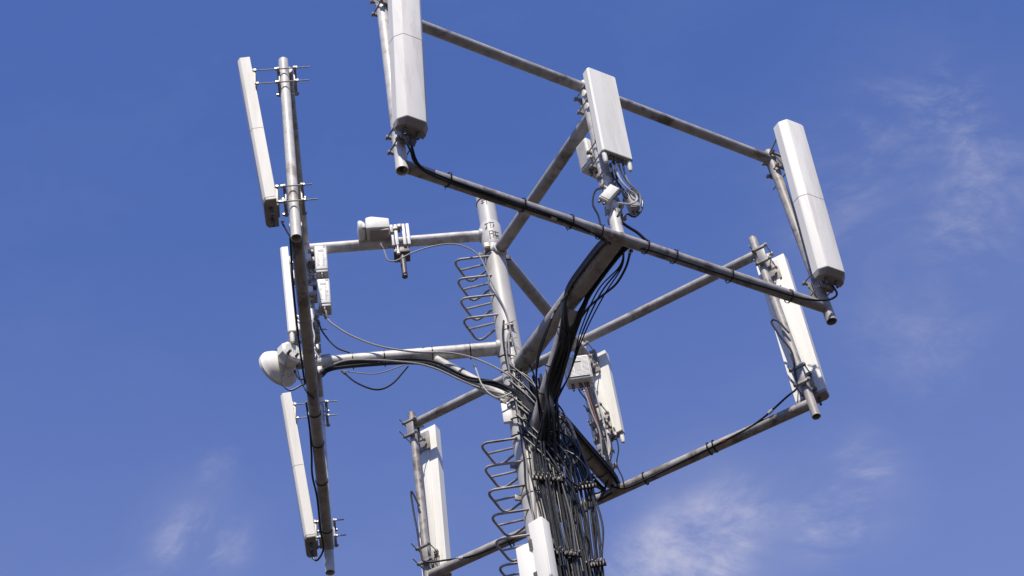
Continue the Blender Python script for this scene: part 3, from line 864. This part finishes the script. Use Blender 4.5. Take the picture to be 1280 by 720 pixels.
for k in range(9):
    z = 10.45 - 0.09 * k; sx = rnd(-0.02, 0.06); q = rnd(0.16, 0.30)
    cable([V((sx - 0.06, -0.14, z + 0.14)), V((sx, -0.155, z + 0.03)), V((sx + 0.07, -0.165, z - 0.10)), V((sx + 0.13, -0.17 + rnd(-.02, .02), z - 0.24)), V((q, -0.12, z - 0.46)), V((q + rnd(-.03, .06), -0.06, z - 0.75)), V((q, -0.04, z - 1.05)), V((q, -0.03, 8.2))],
          rnd(0.006, 0.0095), 'dark cable slanting off the mast front into the bundles', 'rubber_grey' if k % 2 else 'rubber', 'dark cables slanting into the bundles')
for k in range(4):
    z = 10.15 - 0.2 * k; x = 0.22 + 0.03 * k
    cable([V((x - 0.06, -0.10, z + 0.12)), V((x + 0.04, -0.14, z - 0.02)), V((x + 0.10, -0.10, z - 0.16)), V((x + 0.02, -0.08, z - 0.25)), V((x - 0.06, -0.12, z - 0.16)), V((x - 0.04, -0.12, z + 0.02)), V((x + 0.02, -0.1, z + 0.1))],
          0.0065, 'spare cable coiled in a loop among the bundles', 'rubber', 'cable loops among the bundles')

# left frame: feeders along its lower arm
GA = 'black feeder cables along the lower left arm'
LA = 'black feeder cable under the lower left arm, passing over the brace to the mast'
firstA = None
for k in range(6):
    t = 0.035 + 0.016 * (k % 3); z = 10.835 - 0.018 * (k // 3) - 0.006 * k
    x, y = 0.0 + 0.012 * k, -0.15
    pts = [arm_pt('A', 1.50, t + 0.02, 10.70 + 0.01 * k), arm_pt('A', 1.38, t + 0.015, z - 0.02), arm_pt('A', 1.1, t, z), arm_pt('A', 0.8, t, z - 0.015), arm_pt('A', 0.6, t + 0.02, z - 0.10),
           arm_pt('A', 0.38, t + 0.03, z - 0.29 + rnd(-.01, .01)), arm_pt('A', 0.15, t + 0.08, 10.37 + rnd(-.02, .02)), V((0.03 + 0.01 * k, -0.15, 10.15))] + vert(x + .06, y, (9.8, 9.33, 9.0, 8.62, 8.0, 4.0, -1.5), 0.008)
    o = cable(pts, rnd(0.006, 0.0085), LA, 'rubber' if k % 3 else 'rubber_grey', GA)
    if k == 0: firstA = o
for d in (1.25, 1.0, 0.62, 0.32):
    ring(firstA, arm_pt('A', d, 0, 10.90), SEC['A'][0], 0.064, 0.006)
for d in (0.42, 0.7):
    ring(firstA, arm_pt('A', d, 0, 10.31 + (d - 0.05) * 0.945), SEC['A'][0] * 0.727 + UP * 0.687, 0.05, 0.006)

WA = [
 ([(-1.504,-0.262,10.72),(-1.415,-0.251,10.78),(-1.238,-0.23,10.83),(-0.869,-0.187,10.767),(-0.627,-0.159,10.676),(-0.339,-0.125,10.448),(-0.053,-0.13,10.25)], 0.008, 'wire_grey', 'pale grey cable following the lower left arm and its brace'),
 ([(-1.325,-0.241,10.725),(-1.222,-0.229,10.581),(-1.074,-0.211,10.486),(-0.948,-0.197,10.531),(-0.811,-0.18,10.707)], 0.0075, 'rubber', 'black cable hanging in a loop under the lower left arm'),
 ([(-1.306,-0.243,10.709),(-1.062,-0.215,10.653),(-0.84,-0.189,10.723)], 0.0045, 'wire_grey', 'thin grey wire sagging under the lower left arm'),
 ([(-1.411,-0.266,11.40),(-1.40,-0.26,11.30),(-1.34,-0.258,11.207),(-1.221,-0.244,11.083),(-1.01,-0.219,10.939),(-0.735,-0.187,10.843),(-0.488,-0.158,10.804),(-0.308,-0.137,10.729),(-0.137,-0.14,10.575),(-0.002,-0.14,10.402),(0.038,-0.15,10.225)], 0.0075, 'wire_grey', 'long grey cable curving from the stacked radio units to the mast'),
 ([(-1.48,-0.27,11.3),(-1.444,-0.27,11.146),(-1.352,-0.259,10.972),(-1.25,-0.247,10.897)], 0.007, 'rubber', 'short black cable from the stacked radio units down to the arm'),
 ([(-0.30,-0.165,10.62),(-0.289,-0.175,10.555),(-0.263,-0.172,10.395),(-0.214,-0.166,10.286),(-0.14,-0.157,10.234),(-0.036,-0.145,10.282)], 0.006, 'wire_white', 'pale wire looping under the left brace beside the mast'),
 ([(-0.93,-0.2,12.2),(-0.898,-0.216,12.055),(-0.874,-0.213,11.933),(-0.81,-0.206,11.915),(-0.672,-0.189,11.997),(-0.501,-0.169,12.057),(-0.334,-0.15,12.067),(-0.208,-0.135,12.001),(-0.132,-0.126,11.902),(-0.09,-0.121,11.739),(-0.067,-0.119,11.59),(-0.029,-0.114,11.413),(0.016,-0.115,11.181),(0.03,-0.125,10.921),(0.055,-0.13,10.604)], 0.0062, 'wire_grey', 'thin cable from the small arm dish drooping to the mast'),
 ([(-1.73,-0.31,10.95),(-1.734,-0.354,10.834),(-1.771,-0.358,10.672),(-1.774,-0.359,10.568),(-1.716,-0.352,10.493),(-1.635,-0.342,10.534),(-1.571,-0.30,10.596)], 0.007, 'rubber', 'black cable looping below the round dish'),
 ([(-1.70,-0.2,10.85),(-1.66,-0.25,10.70),(-1.62,-0.28,10.66),(-1.55,-0.26,10.66)], 0.007, 'rubber', 'short black cable behind the round dish to the rail'),
 ([(-1.68,-0.2,10.95),(-1.66,-0.25,10.75),(-1.60,-0.3,10.50),(-1.55,-0.26,10.45)], 0.006, 'rubber', 'thin black cable dropping from the round dish past the rail'),
 ([(-1.694,-0.30,11.33),(-1.66,-0.318,11.36),(-1.619,-0.31,11.30),(-1.60,-0.306,11.15)], 0.005, 'wire_white', 'short white wire above the round dish'),
 ([(-1.486,-0.315,11.304),(-1.522,-0.319,11.216),(-1.509,-0.318,11.077),(-1.521,-0.319,10.943),(-1.483,-0.315,10.823)], 0.006, 'wire_white', 'white wire hanging right of the dark rail above the lower left arm'),
 ([(-1.457,-1.90,10.66),(-1.457,-1.932,10.60),(-1.432,-1.93,10.519),(-1.393,-1.9,10.40),(-1.42,-1.72,10.45)], 0.007, 'rubber', 'black jumper cable under the top left panel'),
]
for pts, r, mm, lab in WA: cable(pts, r, lab, mm, boots=((0.06, 'dark'),))
# cables along the left frame's bottom rail
for k in range(2):
    s_ = 0.052
    pts = [sp('A', s_ * 0.9, 1.70, 10.49)] + [sp('A', s_ + rnd(-.01, .012), t, 10.50 + rnd(-.02, .01)) for t in (1.2, 0.7, 0.2)]
    if k == 0: cable(pts, 0.008, 'black cable along the dark rail from the top left panel', 'rubber')
pts = [sp('A', 0.06, -0.1, 10.60), sp('A', 0.052, -0.35, 10.53), sp('A', 0.058, -0.6, 10.50), sp('A', 0.07, -0.85, 10.50), sp('A', 0.05, -1.1, 10.48), sp('A', 0.05, -1.5, 10.47), sp('A', 0.04, -1.7, 10.44), sp('A', 0.10, -1.76, 10.37), sp('A', 0.14, -1.78, 10.44), sp('A', 0.14, -1.78, 10.55)]
oA = cable(pts, 0.0085, 'black cable along the lower left rail down to the lower left panel', 'rubber')
for t in (-0.15, -0.5, -0.95, -1.55): ring(oA, sp('A', 0.0, t, 10.52), SEC['A'][1], 0.049, 0.007)

# nearest frame: cables on the bottom rail and pigtails at the middle pipe
pts = [sp('B', 0.15, -1.80, 10.66), sp('B', 0.13, -1.79, 10.56), sp('B', 0.06, -1.70, 10.47), sp('B', 0.03, -1.5, 10.445), sp('B', 0.02, -1.0, 10.45), sp('B', 0.02, -0.6, 10.455), sp('B', 0.01, -0.3, 10.45), sp('B', -0.06, -0.1, 10.50)]
oB = cable(pts, 0.0095, 'black cable taped under the nearest rail left of its middle pipe', 'rubber', boots=((0.72, 'wire_white'), (0.88, 'wire_white')))
pts = [sp('B', 0.15, -1.86, 10.66), sp('B', 0.12, -1.80, 10.53), sp('B', 0.045, -1.65, 10.47), sp('B', 0.04, -1.0, 10.455), sp('B', 0.035, -0.5, 10.455), sp('B', 0.0, -0.2, 10.45), sp('B', -0.08, -0.05, 10.52)]
cable(pts, 0.008, 'second black cable beside the taped one under the nearest rail', 'rubber')
for t in (-1.45, -0.85, -0.45, -0.2): ring(oB, sp('B', 0.01, t, 10.49), SEC['B'][1], 0.055, 0.007)
pts = [sp('B', 0.13, 1.88, 10.66), sp('B', 0.12, 1.90, 10.57), sp('B', 0.09, 1.80, 10.50), sp('B', 0.05, 1.6, 10.475), sp('B', 0.04, 1.3, 10.47), sp('B', 0.03, 0.9, 10.46), sp('B', 0.03, 0.5, 10.455), sp('B', 0.02, 0.2, 10.46), sp('B', -0.06, 0.08, 10.52)]
oB2 = cable(pts, 0.009, 'black cable under the nearest rail from the far right panel', 'rubber')
for t in (1.5, 0.95, 0.45, 0.2): ring(oB2, sp('B', 0.01, t, 10.50), SEC['B'][1], 0.054, 0.007)
WB = [
 ([(1.006,-1.417,11.293),(1.022,-1.405,11.093),(1.069,-1.372,10.989),(1.115,-1.339,10.95),(1.117,-1.338,10.885),(1.058,-1.38,10.806),(0.96,-1.45,10.759)], 0.008, 'wire_white', 'white jumper cable curling below the short front panel'),
 ([(1.041,-1.367,11.344),(1.057,-1.356,11.181),(1.098,-1.327,11.072),(1.13,-1.304,11.015),(1.136,-1.25,10.95)], 0.008, 'wire_white', 'second white jumper cable right of the first below the short front panel'),
 ([(1.11,-1.26,11.10),(1.136,-1.25,11.076),(1.167,-1.228,10.981),(1.135,-1.251,10.851),(1.073,-1.295,10.752),(1.023,-1.331,10.761)], 0.008, 'rubber', 'black jumper loop right of the middle pipe on the nearest frame'),
 ([(0.918,-1.184,11.38),(0.900,-1.19,11.27),(0.836,-1.243,11.171),(0.794,-1.273,10.997),(0.816,-1.257,10.87),(0.811,-1.261,10.70),(0.80,-1.24,10.60)], 0.008, 'rubber', 'black jumper loop left of the middle pipe on the nearest frame'),
 ([(0.93,-1.36,10.80),(0.977,-1.327,10.668),(1.071,-1.26,10.611),(1.144,-1.208,10.534),(1.243,-1.137,10.507)], 0.012, 'rubber', 'thick black cable arching right from the middle pipe onto the nearest rail'),
 ([(1.0,-1.15,10.55),(1.012,-1.08,10.62),(1.007,-1.032,10.68),(0.999,-1.022,10.649),(0.952,-0.956,10.58),(0.865,-0.834,10.553),(0.751,-0.674,10.616),(0.66,-0.547,10.663),(0.589,-0.448,10.667),(0.513,-0.341,10.642),(0.406,-0.191,10.569),(0.314,-0.062,10.452),(0.27,-0.03,10.2)], 0.0095, 'rubber', 'black cable hanging free right of the nearest arm, back to the mast'),
 ([(1.026,-1.255,11.386),(1.005,-1.27,11.134),(0.949,-1.31,10.914),(0.9,-1.345,10.703)], 0.008, 'rubber', 'black cable straight down the middle pipe of the nearest frame'),
 ([(0.985,-1.36,11.32),(0.99,-1.35,11.16),(1.03,-1.33,11.05),(1.01,-1.34,10.86),(0.94,-1.37,10.70)], 0.007, 'rubber', 'black jumper cable between the two white ones below the short front panel'),
 ([(0.98,-1.35,11.15),(1.0,-1.38,11.02),(1.04,-1.36,10.90),(1.06,-1.33,10.98),(1.03,-1.30,11.10),(0.99,-1.32,11.14)], 0.006, 'rubber', 'tight black coil on the middle pipe of the nearest frame'),
 ([(1.08,-1.36,11.30),(1.075,-1.37,11.18),(1.09,-1.36,11.06),(1.15,-1.31,10.98),(1.13,-1.30,10.86),(1.06,-1.32,10.84)], 0.006, 'wire_grey', 'grey jumper cable beside the white ones below the short front panel'),
 ([(0.93,-1.27,11.35),(0.90,-1.31,11.22),(0.905,-1.34,11.08),(0.93,-1.38,10.98)], 0.006, 'wire_white', 'pale wire from the boxy radio unit to the tilted white box'),
 ([(0.95,-1.36,10.88),(0.91,-1.36,10.80),(0.90,-1.345,10.70),(0.91,-1.30,10.60)], 0.006, 'copper', 'red brown wire below the tilted white box'),
 ([(0.86,-1.20,11.50),(0.885,-1.23,11.36),(0.93,-1.27,11.24),(0.95,-1.30,11.05)], 0.007, 'copper', 'red brown jumper under the boxy pale radio unit'),
]
for pts, r, mm, lab in WB: cable(pts, r, lab, mm, boots=((0.05, 'dark'), (0.12, 'unit')) if mm != 'copper' else ())
# pairs that hang loose beside the nearest arm
for k in range(3):
    l = 0.105 + 0.022 * k
    cable([arm_pt('B', 1.5, 0.10, 10.55), arm_pt('B', 1.38, 0.12 + 0.01 * k, 10.50), arm_pt('B', 1.1, l, 10.52 - 0.02 * k), arm_pt('B', 0.8, l * 0.95, 10.37), arm_pt('B', 0.52, 0.13, 10.17), V((0.2 + .02 * k, -0.2, 9.95)), V((0.18 + .015 * k, -0.12, 9.6)), V((0.17 + .015 * k, -0.1, 9.2)), V((0.17 + .015 * k, -0.1, 8.2))],
          0.0055 + 0.001 * (k % 2), 'thin black cable sagging loosely right of the nearest arm', 'rubber', 'thin cables hanging beside the nearest arm')
for k in range(2):
    cable([arm_pt('B', 0.98, -0.09, 10.52), arm_pt('B', 0.86, -0.15, 10.42), arm_pt('B', 0.62, -0.19, 10.20 - .04 * k), arm_pt('B', 0.45, -0.14, 10.02), V((0.13 + .02 * k, -0.22, 9.85)), V((0.1 + .02 * k, -0.2, 9.5)), V((0.1 + .02 * k, -0.2, 8.5))], 0.007,
          'dark cable sagging left of the nearest brace', 'rubber', 'dark cables sagging left of the nearest brace', boots=((0.12, 'wire_grey'), (0.16, 'wire_grey'), (0.2, 'wire_grey')))

# far frame: cable along its bottom rail, pigtails and loops
pts = [(2.314, 0.73, 11.256), (2.259, 0.754, 11.439), (2.209, 0.776, 11.463), (2.241, 0.762, 11.267), (2.291, 0.741, 11.034), (2.26, 0.754, 10.784), (2.247, 0.759, 10.66), (2.143, 0.79, 10.60)] + \
      [tuple(sp('C', -0.045, t, z)) for t, z in ((-1.35, 10.52), (-1.0, 10.49), (-0.7, 10.48), (-0.3, 10.47), (-0.1, 10.49), (0.03, 10.62))]
oC = cable(pts, 0.009, 'black cable looping from the right back-facing panel along the far rail', 'rubber', boots=((0.55, 'wire_white'), (0.66, 'copper')))
for t in (-0.95, -0.9, -0.3): ring(oC, sp('C', -0.008, t, 10.515), SEC['C'][1], 0.055, 0.008)
pts = [(-1.027, 2.167, 11.299), (-1.086, 2.192, 11.503), (-1.084, 2.191, 11.258), (-1.071, 2.185, 11.066), (-1.058, 2.18, 10.787), (-1.023, 2.165, 10.66)] + \
      [tuple(sp('C', -0.04, t, z)) for t, z in ((1.6, 10.6), (1.35, 10.52), (1.0, 10.50), (0.5, 10.49), (0.2, 10.48), (0.0, 10.50))]
oC2 = cable(pts, 0.009, 'black cable from the bottom left back-facing panel along the far rail', 'rubber', boots=((0.6, 'wire_white'),))
for t in (1.0, 0.75, 0.3): ring(oC2, sp('C', -0.008, t, 10.515), SEC['C'][1], 0.055, 0.008)
WC = [
 ([(0.60,1.40,10.80),(0.544,1.437,10.756),(0.479,1.465,10.66),(0.484,1.462,10.515),(0.551,1.434,10.493),(0.621,1.404,10.576),(0.621,1.404,10.71)], 0.007, 'rubber', 'small black cable loop beside the far middle pipe'),
 ([(0.40,1.40,11.05),(0.453,1.498,10.967),(0.519,1.47,10.836),(0.613,1.429,10.671),(0.57,1.447,10.492),(0.465,1.493,10.404)], 0.009, 'rubber', 'larger black cable loop beside the far middle pipe'),
 ([(0.76,1.41,11.15),(0.762,1.409,10.91),(0.721,1.426,10.752),(0.743,1.417,10.586),(0.742,1.417,10.498)], 0.006, 'rubber', 'thin black cable below the plugs of the far short panel'),
 ([(0.528,1.444,11.72),(0.54,1.44,11.65),(0.578,1.422,11.529),(0.634,1.398,11.33)], 0.006, 'rubber', 'thin black cable slanting from the ribbed radio unit to its pipe'),
 ([(0.62,1.37,11.72),(0.625,1.36,11.5),(0.645,1.38,11.2),(0.655,1.40,10.97),(0.66,1.43,10.70)], 0.009, 'rubber', 'thick black jumper straight below the ribbed radio unit'),
 ([(0.59,1.36,11.70),(0.60,1.35,11.52),(0.625,1.37,11.25),(0.64,1.38,11.0)], 0.007, 'copper', 'red brown jumper below the ribbed radio unit'),
 ([(0.66,1.39,11.72),(0.675,1.40,11.45),(0.69,1.42,11.1),(0.67,1.42,10.85)], 0.006, 'wire_white', 'pale jumper running down the far middle pipe'),
 ([(0.56,1.38,11.70),(0.585,1.36,11.48),(0.60,1.35,11.30),(0.63,1.36,11.10),(0.62,1.38,10.90),(0.60,1.42,10.72)], 0.007, 'wire_grey', 'grey jumper left of the far middle pipe'),
 ([(0.69,1.42,11.2),(0.71,1.40,11.0),(0.70,1.39,10.85),(0.66,1.38,10.76),(0.64,1.38,10.88),(0.65,1.38,11.02)], 0.006, 'rubber', 'black jumper loop under the plugs of the far short panel'),
 ([(0.68,1.42,11.25),(0.70,1.42,11.05),(0.685,1.42,10.90),(0.64,1.42,10.83),(0.61,1.41,10.9)], 0.007, 'wire_white', 'pale jumper hooking under the far short panel'),
]
for pts, r, mm, lab in WC: cable(pts, r, lab, mm, boots=((0.04, 'dark'), (0.1, 'yellow' if 'thick' in lab else 'unit')) if mm != 'copper' else ())

# ------------------------------------------------------------------ cable clamps
def hanger(pts, label, blocks, group='cable clamp rails holding the mast bundles'):
    p0, p1 = V(pts[0]), V(pts[1])
    d = (p1 - p0).normalized(); n = UP.cross(d).normalized()
    root = thing('cable_clamp', label, 'cable clamp', p0, group)
    m = MB(); m.box((p0 + p1) / 2, ((p1 - p0).length, 0.022, 0.03), (d, n, UP), 0.003); m.build('rail', 'dark', root)
    for i in range(blocks):
        q = p0.lerp(p1, (i + 0.5) / blocks) - n * 0.025
        m = MB(); m.box(q + UP * rnd(-.014, .014), (0.016, 0.026, 0.024), (d, n, UP), 0.003)
        m.tube([q, q - n * rnd(0.025, 0.05)], 0.0042, 6)
        m.build('clamp_block', 'brk' if i % 3 == 0 else 'dark', root)
hanger(((0.0, -0.185, 9.36), (0.235, -0.13, 9.33)), 'upper cable clamp rail across the front bundle of the mast', 8)
hanger(((0.255, 0.03, 9.37), (0.46, 0.03, 9.37)), 'upper cable clamp rail across the right hanging bundle', 8)
hanger(((0.0, -0.19, 8.66), (0.25, -0.13, 8.62)), 'lower cable clamp rail across the front bundle of the mast', 9)
hanger(((0.25, 0.03, 8.64), (0.42, 0.03, 8.64)), 'lower cable clamp rail across the right hanging bundle', 8)
hanger(((0.12, -0.21, 9.93), (0.30, -0.1, 9.98)), 'cable clamp rail under the nearest brace where the cables gather', 6)
hanger(((0.24, 0.12, 9.86), (0.36, 0.12, 9.86)), 'short cable clamp rail under the far arm beside the mast', 5)
